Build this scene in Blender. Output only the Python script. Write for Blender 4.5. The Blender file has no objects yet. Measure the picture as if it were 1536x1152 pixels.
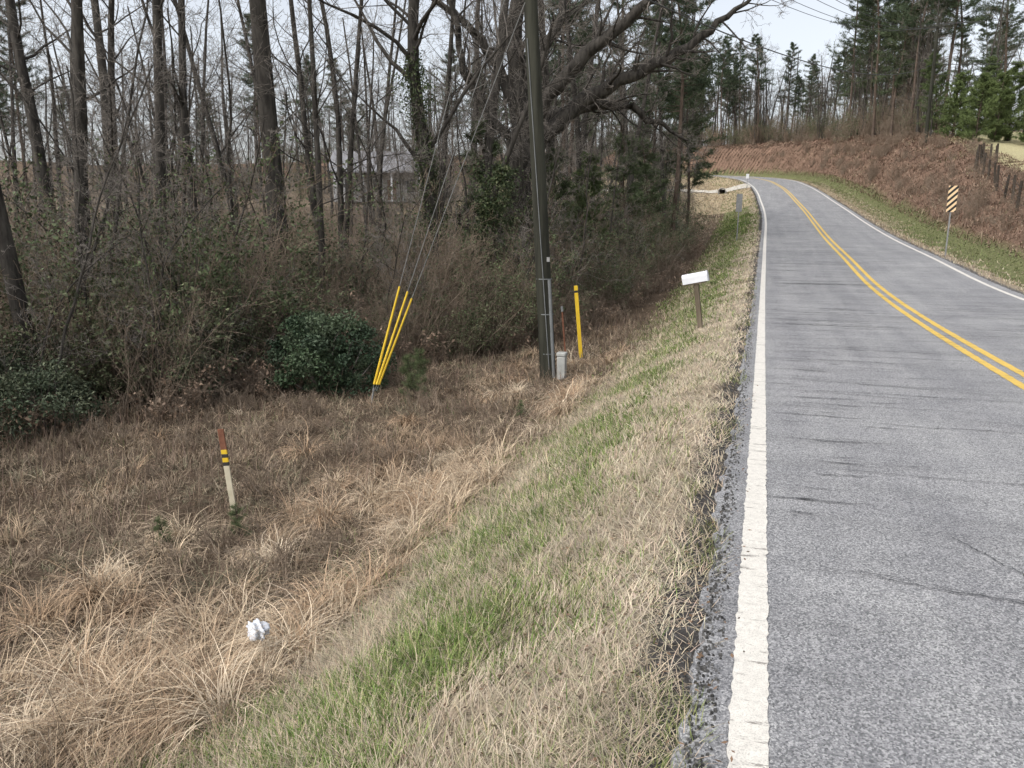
import bpy, math, random
import numpy as np
from mathutils import Vector
random.seed(11)
rng = np.random.default_rng(7)
scene = bpy.context.scene
COL = scene.collection
U = random.uniform

# ------------------------------------------------------------------ helpers
def link(ob, parent=None):
    COL.objects.link(ob)
    if parent is not None:
        ob.parent = parent
    return ob

def empty(name, loc=(0, 0, 0)):
    e = bpy.data.objects.new(name, None)
    e.location = loc
    e.empty_display_size = .2
    return link(e)

def mesh_np(name, parts, mats, smooth=True):
    Vs, Fs, Ms, Cs = [], [], [], []
    off = 0
    for V, F, mi, C in parts:
        if len(V) == 0: continue
        Vs.append(V); Fs.append(F + off); Ms.append(np.full(len(F), mi))
        if C is None: C = np.ones((len(V), 3)) * .5
        C = np.broadcast_to(np.asarray(C, float), (len(V), 3))
        Cs.append(C)
        off += len(V)
    V = np.concatenate(Vs).astype(np.float32); F = np.concatenate(Fs).astype(np.int32)
    Mi = np.concatenate(Ms).astype(np.int32); C = np.concatenate(Cs)
    me = bpy.data.meshes.new(name)
    me.vertices.add(len(V)); me.vertices.foreach_set("co", V.ravel())
    me.loops.add(F.size); me.loops.foreach_set("vertex_index", F.ravel())
    me.polygons.add(len(F))
    me.polygons.foreach_set("loop_start", np.arange(0, F.size, 4, dtype=np.int32))
    me.polygons.foreach_set("material_index", Mi)
    me.polygons.foreach_set("use_smooth", np.full(len(F), smooth, dtype=bool))
    for m in mats: me.materials.append(m)
    a = me.color_attributes.new("Col", 'FLOAT_COLOR', 'POINT')
    rgba = np.ones((len(V), 4), np.float32); rgba[:, :3] = C
    a.data.foreach_set("color", rgba.ravel())
    me.update(calc_edges=True)
    return me

def nrm(a):
    return a / np.maximum(np.linalg.norm(a, axis=-1, keepdims=True), 1e-9)

def tubes(segs, n):
    if not segs: return np.zeros((0, 3)), np.zeros((0, 4), int)
    A = np.array([[*s[0], *s[1], *s[2], *s[3], s[4], s[5]] for s in segs])
    P0, P1, T0, T1, R0, R1 = A[:, 0:3], A[:, 3:6], A[:, 6:9], A[:, 9:12], A[:, 12], A[:, 13]
    ref = np.array([.93, .36, .05])
    def ring(P, T, R):
        a = nrm(np.cross(T, ref)); b = np.cross(nrm(T), a)
        th = np.arange(n) * 2 * math.pi / n
        return P[:, None] + R[:, None, None] * (a[:, None] * np.cos(th)[None, :, None] + b[:, None] * np.sin(th)[None, :, None])
    V = np.stack([ring(P0, T0, R0), ring(P1, T1, R1)], 1).reshape(-1, 3)
    i = np.arange(n); j = (i + 1) % n
    q = np.stack([i, j, j + n, i + n], 1)
    F = (q[None] + (np.arange(len(segs)) * 2 * n)[:, None, None]).reshape(-1, 4)
    return V, F

def polyseg(pts, radii):
    pts = [Vector(p) for p in pts]; out = []
    T = []
    for i in range(len(pts)):
        a = pts[max(i - 1, 0)]; b = pts[min(i + 1, len(pts) - 1)]
        T.append((b - a).normalized())
    for i in range(len(pts) - 1):
        out.append((pts[i], pts[i + 1], T[i], T[i + 1], radii[i], radii[i + 1]))
    return out

def smoothpoly(pts, radii, k=4):
    P = np.array(pts, float); R = np.array(radii, float)
    n = len(P); outp = []; outr = []
    for i in range(n - 1):
        p0 = P[max(i - 1, 0)]; p1 = P[i]; p2 = P[i + 1]; p3 = P[min(i + 2, n - 1)]
        for j in range(k):
            t = j / k
            outp.append(.5 * ((2 * p1) + (-p0 + p2) * t + (2 * p0 - 5 * p1 + 4 * p2 - p3) * t * t + (-p0 + 3 * p1 - 3 * p2 + p3) * t ** 3))
            outr.append(R[i] * (1 - t) + R[i + 1] * t)
    outp.append(P[-1]); outr.append(R[-1])
    return outp, outr

def box(sx, sy, sz, c=(0, 0, 0)):
    x, y, z = sx / 2, sy / 2, sz / 2
    V = np.array([[-x, -y, -z], [x, -y, -z], [x, y, -z], [-x, y, -z], [-x, -y, z], [x, -y, z], [x, y, z], [-x, y, z]]) + np.array(c)
    F = np.array([[0, 3, 2, 1], [4, 5, 6, 7], [0, 1, 5, 4], [1, 2, 6, 5], [2, 3, 7, 6], [3, 0, 4, 7]])
    return V, F

def obj(name, me, loc=(0, 0, 0), parent=None, rot=(0, 0, 0), sc=(1, 1, 1), bevel=0):
    o = bpy.data.objects.new(name, me)
    o.location = loc; o.rotation_euler = rot; o.scale = sc
    link(o, parent)
    if bevel:
        b = o.modifiers.new("bev", 'BEVEL'); b.width = bevel; b.segments = 2
    return o

# ------------------------------------------------------------------ materials
def newmat(name, rough=.9, spec=.2):
    m = bpy.data.materials.new(name); m.use_nodes = True
    nt = m.node_tree; b = nt.nodes["Principled BSDF"]
    b.inputs["Roughness"].default_value = rough
    b.inputs["Specular IOR Level"].default_value = spec
    return m, nt, b

def N(nt, t, **kw):
    n = nt.nodes.new(t)
    for k, v in kw.items():
        if k in n.inputs: n.inputs[k].default_value = v
        else: setattr(n, k, v)
    return n

def noise(nt, scale, detail=4, rough=.6, vec=None, stretch=None):
    tc = N(nt, 'ShaderNodeTexCoord')
    src = tc.outputs['Object']
    if stretch:
        mp = N(nt, 'ShaderNodeMapping'); mp.inputs['Scale'].default_value = stretch
        nt.links.new(src, mp.inputs[0]); src = mp.outputs[0]
    n = N(nt, 'ShaderNodeTexNoise'); n.inputs['Scale'].default_value = scale
    n.inputs['Detail'].default_value = detail; n.inputs['Roughness'].default_value = rough
    nt.links.new(src, n.inputs['Vector'])
    return n

def ramp(nt, src, stops):
    r = N(nt, 'ShaderNodeValToRGB')
    e = r.color_ramp.elements
    e[0].position = stops[0][0]; e[0].color = (*stops[0][1], 1)
    e[1].position = stops[-1][0]; e[1].color = (*stops[-1][1], 1)
    for p, c in stops[1:-1]:
        x = e.new(p); x.color = (*c, 1)
    nt.links.new(src, r.inputs[0])
    return r

def mix(nt, a, b, fac, mode='MIX'):
    m = N(nt, 'ShaderNodeMix', data_type='RGBA', blend_type=mode)
    for i, v in ((6, a), (7, b)):
        if isinstance(v, tuple): m.inputs[i].default_value = (*v, 1)
        else: nt.links.new(v, m.inputs[i])
    if isinstance(fac, (int, float)): m.inputs[0].default_value = fac
    else: nt.links.new(fac, m.inputs[0])
    return m.outputs[2]

def bump(nt, b, src, strength, dist):
    bp = N(nt, 'ShaderNodeBump'); bp.inputs['Strength'].default_value = strength
    bp.inputs['Distance'].default_value = dist
    nt.links.new(src, bp.inputs['Height']); nt.links.new(bp.outputs[0], b.inputs['Normal'])

def simple(name, c1, c2, scale=6, rough=.8, spec=.25, stretch=None, bstr=0, bd=.01, metal=0):
    m, nt, b = newmat(name, rough, spec)
    n = noise(nt, scale, 5, .65, stretch=stretch)
    r = ramp(nt, n.outputs['Fac'], [(.3, c1), (.7, c2)])
    nt.links.new(r.outputs[0], b.inputs['Base Color'])
    b.inputs['Metallic'].default_value = metal
    if bstr: bump(nt, b, n.outputs['Fac'], bstr, bd)
    return m

def attrmat(name, rough=.9, spec=.1, nscale=8, namt=.35, nb=0, det=3):
    m, nt, b = newmat(name, rough, spec)
    at = N(nt, 'ShaderNodeAttribute', attribute_name='Col')
    n = noise(nt, nscale, det, .7)
    r = ramp(nt, n.outputs['Fac'], [(.3, (1 - namt,) * 3), (.7, (1 + namt * .6,) * 3)])
    c = mix(nt, at.outputs['Color'], r.outputs[0], 1.0, 'MULTIPLY')
    nt.links.new(c, b.inputs['Base Color'])
    if nb: bump(nt, b, n.outputs['Fac'], .8, nb)
    return m

M_bark = simple("bark", (.02, .018, .016), (.095, .086, .075), 9, .95, .1, (1, 1, .22), .9, .03)
M_twig = simple("twig_bark", (.10, .088, .076), (.29, .26, .23), 1.5, .9, .1)
M_brush = simple("brush_twigs", (.13, .095, .068), (.32, .26, .20), 1.3, .9, .1)
M_pbark = simple("pine_bark", (.045, .034, .028), (.15, .115, .09), 7, .95, .1, (1, 1, .3), .9, .03)
M_leaf = attrmat("leaf", .6, .25, 2, .3)
M_needle = attrmat("needle", .7, .15, 1.2, .35)
M_grass = attrmat("grass_blade", .8, .12, 3, .3)
M_ground = attrmat("ground_soil", .95, .05, 14, .5, .05, 6)

# ------------------------------------------------------------------ road centre line
ST = np.array([(2.8,-40,0.3),(2.8,-15,0),(2.8,0,0),(2.8,14,-.05),(2.8,22,.12),(2.8,30,.6),(2.8,40,1.2),(2.8,50,1.95),(2.65,60,2.9),(2.3,70,3.95),
 (1.9,80,5.05),(1.2,90,6.2),(-.4,101,7.5),(-4.2,111,8.6),(-10,118,9.4),(-19,123,9.8),(-34,126,10),(-60,127,10),(-120,128,10)], float)
def catmull(P, k):
    out = []
    n = len(P)
    for i in range(n - 1):
        p0 = P[max(i-1,0)]; p1 = P[i]; p2 = P[i+1]; p3 = P[min(i+2,n-1)]
        L = np.linalg.norm(p2-p1); La = max(np.linalg.norm(p1-p0),1e-6); Lb = max(np.linalg.norm(p3-p2),1e-6)
        m1 = (p2-p0)/(L+La)*L if i>0 else (p2-p1)
        m2 = (p3-p1)/(L+Lb)*L if i<n-2 else (p2-p1)
        kk = max(2,int(L/.5))
        for j in range(kk):
            t=j/kk; t2=t*t; t3=t2*t
            out.append((2*t3-3*t2+1)*p1+(t3-2*t2+t)*m1+(-2*t3+3*t2)*p2+(t3-t2)*m2)
    out.append(P[-1])
    return np.array(out)
CL = catmull(ST, 1)
TG = nrm(np.gradient(CL[:, :2], axis=0))
NR = np.stack([TG[:, 1], -TG[:, 0]], 1)      # to the right

def road_z(y): return np.interp(y, CL[:180, 1], CL[:180, 2])

def wav(x, y, s=1.0):
    return (np.sin(x*1.7*s+1.3)+np.sin(y*1.1*s+.4)+np.sin((x+y)*.9*s+2.1)+np.sin((x*.6-y*1.4)*s)+np.sin((x*2.9+y*.7)*s+.9)*.6+np.sin((y*3.1-x*1.2)*s)*.6)/4.0

LE = [0, .1, .35, .9, 1.5, 2.2, 3.0, 4.2, 8, 1000]
LZ = [-.03, -.03, -.07, -.27, -.58, -.95, -1.22, -1.38, -1.45, -1.45]
GY = [-60, 15, 25, 40, 55, 70, 85, 100, 130, 200, 350, 600]
GZ = [-1.45, -1.45, -1.15, -.3, 1.5, 3.5, 5.3, 7.4, 9.4, 13, 22, 26]
BY = [-60, 18, 28, 38, 47, 58, 68, 78, 105, 600]
BZ = [.25, .25, .6, 1.2, 1.9, 2.9, 4.2, 4.8, 5, 5]
RE = [0, .1, .5, 1.3, 2.3, 3.2, 4.5, 6, 8, 9.5, 2000]
RO = [-.03, -.03, -.08, -.3, -.25, 0, 0, 0, 0, 0, 0]
RB = [0, 0, 0, 0, .02, .2, .55, .82, .97, 1, 1]

def near(x, y):
    x = np.asarray(x, float); y = np.asarray(y, float)
    idx = np.empty(len(x), int)
    for a in range(0, len(x), 20000):
        dx = x[a:a+20000, None]-CL[None, :, 0]; dy = y[a:a+20000, None]-CL[None, :, 1]
        idx[a:a+20000] = np.argmin(dx*dx+dy*dy, 1)
    dx = x-CL[idx, 0]; dy = y-CL[idx, 1]
    sd = dx*NR[idx, 0]+dy*NR[idx, 1]
    al = dx*TG[idx, 0]+dy*TG[idx, 1]
    dist = np.sqrt(dx*dx+dy*dy)
    sd = np.where(np.abs(al) > 1.0, np.sign(sd+1e-9)*dist, sd)
    sl = np.gradient(CL[:, 2])/np.maximum(np.linalg.norm(np.gradient(CL[:, :2], axis=0), axis=1), 1e-6)
    zr = CL[idx, 2]+np.clip(al, -1, 1)*sl[idx]
    return idx, sd, zr

def Hfull(x, y):
    x = np.asarray(x, float); y = np.asarray(y, float)
    idx, sd, zr = near(x, y)
    e = np.abs(sd)-3.06
    yy = CL[idx, 1]
    k = np.interp(y, [0, 35, 75, 200], [1, 1, .5, .5])
    zl = zr+np.interp(e, LE, LZ)*k
    w = np.clip((e-2.5)/9, 0, 1); w = w*w*(3-2*w)
    zl = zl*(1-w)+np.interp(y, GY, GZ)*w
    zl = zl+np.where(e > 1.2, wav(x, y, 1.6)*.05*np.clip((e-1.2)/2, 0, 1), 0)+np.where(e > 2.2, wav(x+4, y+2, 2.7)*.06*np.clip((e-2.2), 0, 1), 0)
    B = np.interp(yy, BY, BZ)
    fall = np.interp(yy, [0, 40, 85, 105], [.03, -.10, -.10, .035])
    zri = zr+np.interp(e, RE, RO)+np.interp(e, RE, RB)*B+np.clip(e-9.5, 0, 16)*fall+np.clip(e-25, 0, 300)*.06
    zri = zri+np.where(e > 2, (wav(x, y, 1.1)*.16+wav(x+9, y, 3)*.07)*np.clip((e-2)/2, 0, 1), 0)
    z = np.where(sd < 0, zl, zri)
    z = np.where(e < 0, zr-np.where(yy > 60, .14, .05)*np.clip(-e/.3, .5, 1), z)
    return z, sd, e, idx
def H(x, y):
    return float(Hfull(np.array([x]), np.array([y]))[0][0])

XE_Y = [-30, 0, 6, 9, 12, 15, 18, 22, 30, 45, 60, 80]
XE_X = [-13, -11.5, -11, -10.2, -9.2, -8.2, -6.4, -5.2, -4.3, -4.2, -5.2, -7]
def xedge(y): return np.interp(y, XE_Y, XE_X)

# ------------------------------------------------------------------ ground
def steps(*a):
    out = []
    for s, e, d in a: out.append(np.arange(s, e, d))
    return np.concatenate(out)
xs = steps((-420,-60,20),(-60,-12,2),(-12,-4,.25),(-4,8.2,.14),(8.2,20,.5),(20,60,2),(60,441,20))
ys = steps((-60,0,3),(0,30,.25),(30,140,.75),(140,200,3),(200,641,20))
GX, GYY = np.meshgrid(xs, ys)
gx, gy = GX.ravel(), GYY.ravel()
gz, gsd, ge, gidx = Hfull(gx, gy)
def zonecol(x, y, sd, e):
    n = wav(x, y, 2.2); n2 = wav(x+31, y-7, .7)
    C = np.zeros((len(x), 3))
    def put(mask, c): C[mask] = c
    brown = np.array([.115, .085, .06]); tan = np.array([.33, .275, .20]); green = np.array([.14, .145, .07])
    soil = np.array([.075, .07, .066])
    L = sd < 0
    C[:] = brown
    put(L & (e < .16), soil)
    put(L & (e >= .16) & (e < 1.2), tan)
    g = L & (e+n*.45 > .9) & (e < 2.5)
    put(g, green)
    put(L & (e >= 1.2) & (e < 2.5) & ~g, tan*.75)
    fz = L & (e >= 2.4)
    C[fz] = brown[None]*(1+.3*n[fz, None])
    v = L & (y > 18) & (e > .7) & (e < 2.6); C[v] = green*1.05+np.clip(n[v, None], -1, 1)*.05
    put(L & (x < xedge(y)) & (y < 74), np.array([.14, .108, .08]))
    lawn = L & (y > 66) & (y < 112) & (e > .4) & (x > -34)
    C[lawn] = np.array([.38, .31, .20])*(1+.12*n[lawn, None])
    put(L & (y >= 74) & (x <= -34), np.array([.19, .15, .11]))
    put(L & (y >= 112) & (e > 2), np.array([.15, .115, .085]))
    R = ~L
    put(R & (e < .3), soil*1.8)
    put(R & (e >= .3) & (e < 1.5), tan*.95)
    rg = R & (e+n*.6 > 1.1) & (e < 3.0); put(rg, green*1.05)
    bk = R & (e >= 3.0); C[bk] = np.array([.19, .125, .09])*(1+.3*n[bk, None])
    fl = R & (e > 8.6) & (y < 112) & (x > 12.5); C[fl] = np.array([.40, .36, .21])*(1+.1*n2[fl, None])
    ff = R & (e > 9) & ((y >= 112) | (x <= 13.5)) & (y > 72); C[ff] = np.array([.15, .115, .085])
    return np.clip(C, .01, 1)
gc = zonecol(gx, gy, gsd, ge)
nx, ny = len(xs), len(ys)
ii, jj = np.meshgrid(np.arange(nx-1), np.arange(ny-1))
b0 = (jj*nx+ii).ravel()
GF = np.stack([b0, b0+1, b0+1+nx, b0+nx], 1)
obj("ground", mesh_np("ground", [(np.stack([gx, gy, gz], 1), GF, 0, gc)], [M_ground]))

# ------------------------------------------------------------------ asphalt
m, nt, b = newmat("asphalt", .85, .3)
n1 = noise(nt, 260, 2, .6); n2 = noise(nt, .8, 6, .65); n3 = noise(nt, 1.0, 6, .7, stretch=(.3, 2.6, 1)); n4 = noise(nt, 1.0, 4, .6, stretch=(2.2, .12, 1))
tc = N(nt, 'ShaderNodeTexCoord'); vo = N(nt, 'ShaderNodeTexVoronoi'); vo.inputs['Scale'].default_value = 140
nt.links.new(tc.outputs['Object'], vo.inputs['Vector'])
r0 = ramp(nt, vo.outputs['Color'], [(.1, (.11, .111, .114)), (.45, (.225, .226, .23)), (.92, (.44, .436, .43))])
r1 = ramp(nt, n1.outputs['Fac'], [(.35, (.62, .62, .62)), (.65, (1.25, 1.25, 1.25))])
c = mix(nt, r0.outputs[0], r1.outputs[0], .75, 'MULTIPLY')
r2 = ramp(nt, n2.outputs['Fac'], [(.3, (.80, .80, .82)), (.7, (1.12, 1.12, 1.11))])
c = mix(nt, c, r2.outputs[0], 1, 'MULTIPLY')
r3 = ramp(nt, n3.outputs['Fac'], [(.36, (.82, .82, .82)), (.55, (1.04, 1.04, 1.04))])
c = mix(nt, c, r3.outputs[0], .8, 'MULTIPLY')
r4 = ramp(nt, n4.outputs['Fac'], [(.35, (.88, .88, .89)), (.65, (1.08, 1.08, 1.07))])
c = mix(nt, c, r4.outputs[0], 1, 'MULTIPLY')
nt.links.new(c, b.inputs['Base Color'])
bump(nt, b, vo.outputs['Distance'], .4, .004)
M_asph = m

def strip(sd0, sd1, zo, name, mat, jit=0, i0=0, i1=None, skirt=False, fine=1):
    i1 = i1 or len(CL)
    S = np.arange(i0, i1-1, 1/fine)
    ar = np.arange(len(CL))
    cx = np.interp(S, ar, CL[:, 0]); cy = np.interp(S, ar, CL[:, 1]); cz = np.interp(S, ar, CL[:, 2])
    nxv = np.interp(S, ar, NR[:, 0]); nyv = np.interp(S, ar, NR[:, 1])
    a = sd0+rng.normal(0, 1, len(S))*jit; c_ = sd1+rng.normal(0, 1, len(S))*jit
    if skirt:
        a = a+.03*wav(cy*2, cy*.3, 3)
    rows = [(a, zo), (c_, zo)]
    if skirt: rows = [(a-.03, zo-.12), (a, zo), (c_, zo), (c_+.03, zo-.12)]
    R = []
    for o, z in rows:
        R.append(np.stack([cx+nxv*o, cy+nyv*o, cz+z], 1))
    V = np.concatenate(R); n = len(S); k = len(rows)
    F = []
    for r in range(k-1):
        i = np.arange(n-1); F.append(np.stack([r*n+i, (r+1)*n+i, (r+1)*n+i+1, r*n+i+1], 1))
    return obj(name, mesh_np(name, [(V, np.concatenate(F), 0, None)], [mat], smooth=False))

strip(-3.0, 3.08, 0, "asphalt_road", M_asph, jit=.012, skirt=True, fine=8)
def paint(name, col, worn):
    m, nt, b = newmat(name, .7, .3)
    n1 = noise(nt, 30, 5, .75); n2 = noise(nt, 10, 7, .75, stretch=(.35, 1.8, 1)); n3 = noise(nt, 170, 2, .5)
    r = ramp(nt, n1.outputs['Fac'], [(.3, tuple(x*.8 for x in col)), (.6, col)])
    k = ramp(nt, n2.outputs['Fac'], [(worn-.012, (.40, .39, .38)), (worn+.02, (1, 1, 1))])
    c = mix(nt, r.outputs[0], k.outputs[0], 1, 'MULTIPLY')
    k3 = ramp(nt, n3.outputs['Fac'], [(.3, (.68, .68, .68)), (.5, (1, 1, 1))])
    c = mix(nt, c, k3.outputs[0], 1, 'MULTIPLY')
    nt.links.new(c, b.inputs['Base Color']); bump(nt, b, n3.outputs['Fac'], .4, .003)
    return m
M_wl = paint("white_road_paint", (.66, .63, .57), .395)
M_yl = paint("yellow_road_paint", (.66, .45, .10), .37)
strip(-2.862, -2.738, .004, "white_edge_line", M_wl, .0035, fine=16)
strip(2.74, 2.85, .004, "white_edge_line", M_wl, .003, fine=3)
strip(-.17, -.06, .004, "yellow_centre_line", M_yl, .004, fine=6)
strip(.06, .17, .004, "yellow_centre_line", M_yl, .004, fine=6)

# cracks as thin ribbons in the road surface
M_crack = simple("crack_filler", (.016, .016, .017), (.055, .055, .056), 20, .8)
cv, cf = [], []; off = 0
def ribbon(pts, w):
    global off
    pts = np.array(pts); t = nrm(np.gradient(pts, axis=0)); nn = np.stack([-t[:, 1], t[:, 0]], 1)
    w = np.asarray(w)[:, None]
    a = pts+nn*w/2; c = pts-nn*w/2
    P = np.concatenate([a, c]); z = road_z(P[:, 1])+.0085
    cv.append(np.column_stack([P, z])); n = len(pts); i = np.arange(n-1)
    cf.append(np.stack([i, i+1, n+i+1, n+i], 1)+off); off += 2*n
for k in range(260):
    y0 = random.choice([U(3.6, 8), U(6, 18), U(8, 16), U(12, 34), U(12, 34)]); x0 = U(.1, 4.9) if random.random() > .3 else U(.03, .4)
    Ln = U(.15, .9) if random.random() < .68 else U(1.2, 3.2)
    n = max(6, int(Ln/.05)); x = x0; y = y0; pts = []; sl = U(-.10, .10)
    for i in range(n):
        pts.append((x, y)); x += Ln/n; y += sl*Ln/n+random.gauss(0, .010)
        if x > 5.55: break
    n = len(pts)
    if n < 5: continue
    w = np.sin(np.linspace(.05, math.pi-.05, n))**.6*U(.003, .0065)*(1+y0*.15)*(1+.5*rng.normal(0, 1, n).clip(-1, 1))
    ribbon(pts, w.clip(.0012))
pts = []; x = 1.0; y = 4.4
for i in range(60):
    pts.append((x, y)); y -= .03+random.gauss(0, .012); x += .012+random.gauss(0, .010)
    if i > 30: x += .022; y += .012
ribbon(pts, rng.uniform(.003, .007, len(pts)))
obj("road_cracks", mesh_np("road_cracks", [(np.concatenate(cv), np.concatenate(cf), 0, None)], [M_crack], smooth=False))

# ------------------------------------------------------------------ blade generator
def blades(B, Hh, W, az, th0, th1, col, K=3, twist=0):
    n = len(B); pos = B.copy(); V = np.zeros((n, K+1, 2, 3)); C = np.zeros((n, K+1, 2, 3))
    for k in range(K+1):
        t = k/K
        if k > 0:
            th = th0+th1*((k-.5)/K); a = az+twist*t
            pos = pos+np.stack([np.sin(th)*np.cos(a), np.sin(th)*np.sin(a), np.cos(th)], 1)*(Hh/K)[:, None]
        a2 = az+twist*t
        pr = np.stack([-np.sin(a2), np.cos(a2), np.zeros(n)], 1)*(W*(1-.8*t))[:, None]*.5
        V[:, k, 0] = pos-pr; V[:, k, 1] = pos+pr
        C[:, k, :] = (col*(.78+.3*t))[:, None]
    V = V.reshape(-1, 3); C = C.reshape(-1, 3)
    base = (np.arange(n)*(K+1)*2)[:, None]
    F = np.concatenate([base+np.array([[2*k, 2*k+1, 2*k+3, 2*k+2]]) for k in range(K)])
    return V, F, 0, C

def ptsz(x, y):
    z, sd, e, idx = Hfull(x, y); return np.stack([x, y, z-.005], 1), sd, e
def logy(n, a, b): return np.exp(rng.uniform(math.log(a), math.log(b), n))
def jit(c, n, s=.18):
    f = 1+rng.normal(0, s, (n, 1)); return np.clip(np.array(c)[None]*f*(1+rng.normal(0, .04, (n, 3))), .01, .9)

parts = []
n = 160000
y = logy(n, 1.2, 45); x = -.155-rng.beta(1.1, 1.2, n)*2.4
B, sd, e = ptsz(x, y)
keep = (wav(x*1.5, y*1.5, 2.2)*.3+wav(x, y, 7)*.2+rng.random(n)) > .2
keep &= rng.random(n) > np.clip((.08-e)/.16, 0, .7)
B = B[keep]; y = y[keep]; e = e[keep]; n = len(B)
mixn = np.clip(.5+wav(B[:, 0], y, 3)*.6, 0, 1)[:, None]
col = jit((.51, .435, .32), n, .26)*(1-mixn*.45)+jit((.27, .215, .15), n, .2)*mixn*.45
parts.append(blades(B, rng.uniform(.04, .13, n), .0022+.0008*y, rng.uniform(0, 6.28, n)*.6+wav(B[:, 0], y, 1.5)*2, rng.uniform(.7, 1.4, n), rng.uniform(0, .8, n), col, 2))
n = 190000
y = logy(n, 1.2, 60); e0 = rng.normal(1.5, .68, n); x = -.26-e0
B, sd, e = ptsz(x, y)
pr = .34+wav(x, y, 2.2)*.85+wav(x+5, y, 6)*.5+wav(x+2, y, 11)*.25+np.where(y > 18, .3, 0)+np.where(y < 7, .12, 0)
pr = pr*np.clip((e0+.15)/1.25, 0, 1)
keep = (rng.random(n) < pr) & (e0 > .05) & (e0 < 3.1)
B = B[keep]; y = y[keep]; n = len(B)
g = np.array([(.13, .20, .05), (.20, .26, .08), (.10, .155, .045), (.26, .28, .115)])[rng.integers(0, 4, n)]
parts.append(blades(B, rng.uniform(.03, .13, n), .003+.0009*y, rng.uniform(0, 6.28, n), rng.uniform(.1, 1.1, n), rng.uniform(.1, .9, n), g*(1+rng.normal(0, .22, (n, 1))), 2))
n = 40000
y = logy(n, 1.2, 50); x = -.26-rng.normal(1.9, .55, n); B, sd, e = ptsz(x, y)
parts.append(blades(B, rng.uniform(.05, .17, n), .0025+.0008*y, rng.uniform(0, 6.28, n), rng.uniform(.4, 1.3, n), rng.uniform(0, .8, n), jit((.43, .355, .25), n, .25), 2))
n = 20000
y = logy(n, 1.3, 25); x = -.15-rng.random(n)**1.5*1.2
B, sd, e = ptsz(x, y); keep = wav(x, y, 3.3)+wav(x, y, 9)*.4 > .1; B = B[keep]; y = y[keep]; n = len(B)
parts.append(blades(B, rng.uniform(.03, .09, n), .003+.0006*y, rng.uniform(0, 6.28, n), rng.uniform(.2, 1.1, n), rng.uniform(.1, .6, n), jit((.19, .215, .085), n), 2))
obj("verge_grass", mesh_np("verge_grass", parts, [M_grass], smooth=False))

# tall dead grass clumps
def clumps(cx, cy, per, Hr, Wb, colf, rad, th0=(.0, .7), th1=(.6, 2.2), K=4, pref=None, hs=None):
    m_ = len(cx); n = m_*per
    ci = np.repeat(np.arange(m_), per)
    rr = np.sqrt(rng.random(n))*rad[ci]; aa = rng.uniform(0, 6.28, n)
    x = cx[ci]+rr*np.cos(aa); y = cy[ci]+rr*np.sin(aa)
    B, sd, e = ptsz(x, y)
    az = aa+rng.normal(0, .6, n)
    if pref is not None: az = np.where(rng.random(n) < .5, pref[ci]+rng.normal(0, .6, n), az)
    hsc = (.6+.75*rng.random(m_)) if hs is None else hs
    hh = rng.uniform(Hr[0], Hr[1], n)*hsc[ci]
    d = np.hypot(x, y)
    return blades(B, hh, Wb+.00055*d, az, rng.uniform(*th0, n), rng.uniform(*th1, n), colf(ci, n), K, rng.normal(0, .8, n))
straw = np.array([(.57, .455, .32), (.49, .38, .26), (.64, .53, .39), (.38, .285, .19), (.46, .325, .21), (.33, .235, .155)])
dull = np.array([(.27, .21, .15), (.21, .16, .115), (.34, .265, .19), (.17, .13, .095), (.38, .30, .21), (.20, .185, .12)])
parts = []
m_ = 640
cy = logy(m_, 1.2, 18); cx = -2.6-np.abs(rng.normal(0, 1.2, m_))
ok = (wav(cx, cy, 1.5)+wav(cx, cy, 4)*.4+rng.normal(0, .25, m_)) > .02; cx = cx[ok]; cy = cy[ok]
s_i = rng.integers(0, 6, len(cx))
parts.append(clumps(cx, cy, 150, (.2, .6), .0036, lambda ci, n: straw[s_i[ci]]*(1+rng.normal(0, .24, (n, 1))), rng.uniform(.05, .15, len(cx)), th0=(.15, 1.2), th1=(1.0, 3.2), K=5, pref=rng.uniform(0, 6.28, len(cx))))
m_ = 2700
cy = logy(m_, 1.4, 22); cx = np.array([rng.uniform(xedge(v)-1.5, -2.45) for v in cy])
s_j = rng.integers(0, 6, len(cx)); palef = (wav(cx, cy, .9)+.35*rng.normal(0, 1, m_)) > .55
def fcol(ci, n):
    c = np.where(palef[ci][:, None], straw[s_j[ci]]*.85, dull[s_j[ci]]); return c*(1+rng.normal(0, .25, (n, 1)))
hs_ = np.clip(.75+.6*wav(cx, cy, 2.5)+.3*rng.normal(0, 1, m_), .3, 1.8)
parts.append(clumps(cx, cy, 38, (.12, .34), .003, fcol, rng.uniform(.05, .20, m_), th0=(.1, 1.3), th1=(.4, 3.0), K=4, hs=hs_))
n = 30000
y = logy(n, 1.5, 24); x = np.array([rng.uniform(xedge(v)-2, -2.9) for v in y]); B, sd, e = ptsz(x, y)
parts.append(blades(B, rng.uniform(.12, .42, n)*(.7+.6*np.clip(wav(x, y, .8), -1, 1)), .0022+.0006*np.hypot(x, y), rng.uniform(0, 6.28, n), rng.uniform(0, .6, n), rng.uniform(-.2, .9, n), jit((.20, .15, .11), n, .3), 2))
n = 60000
y = logy(n, 1.3, 20); x = np.array([rng.uniform(xedge(v)-1, -2.2) for v in y]); B, sd, e = ptsz(x, y)
parts.append(blades(B, rng.uniform(.08, .25, n), .0026+.0006*np.hypot(x, y), rng.uniform(0, 6.28, n), rng.uniform(.9, 1.5, n), rng.uniform(-.1, .5, n), dull[rng.integers(0, 6, n)]*(1+rng.normal(0, .28, (n, 1))), 2))
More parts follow.
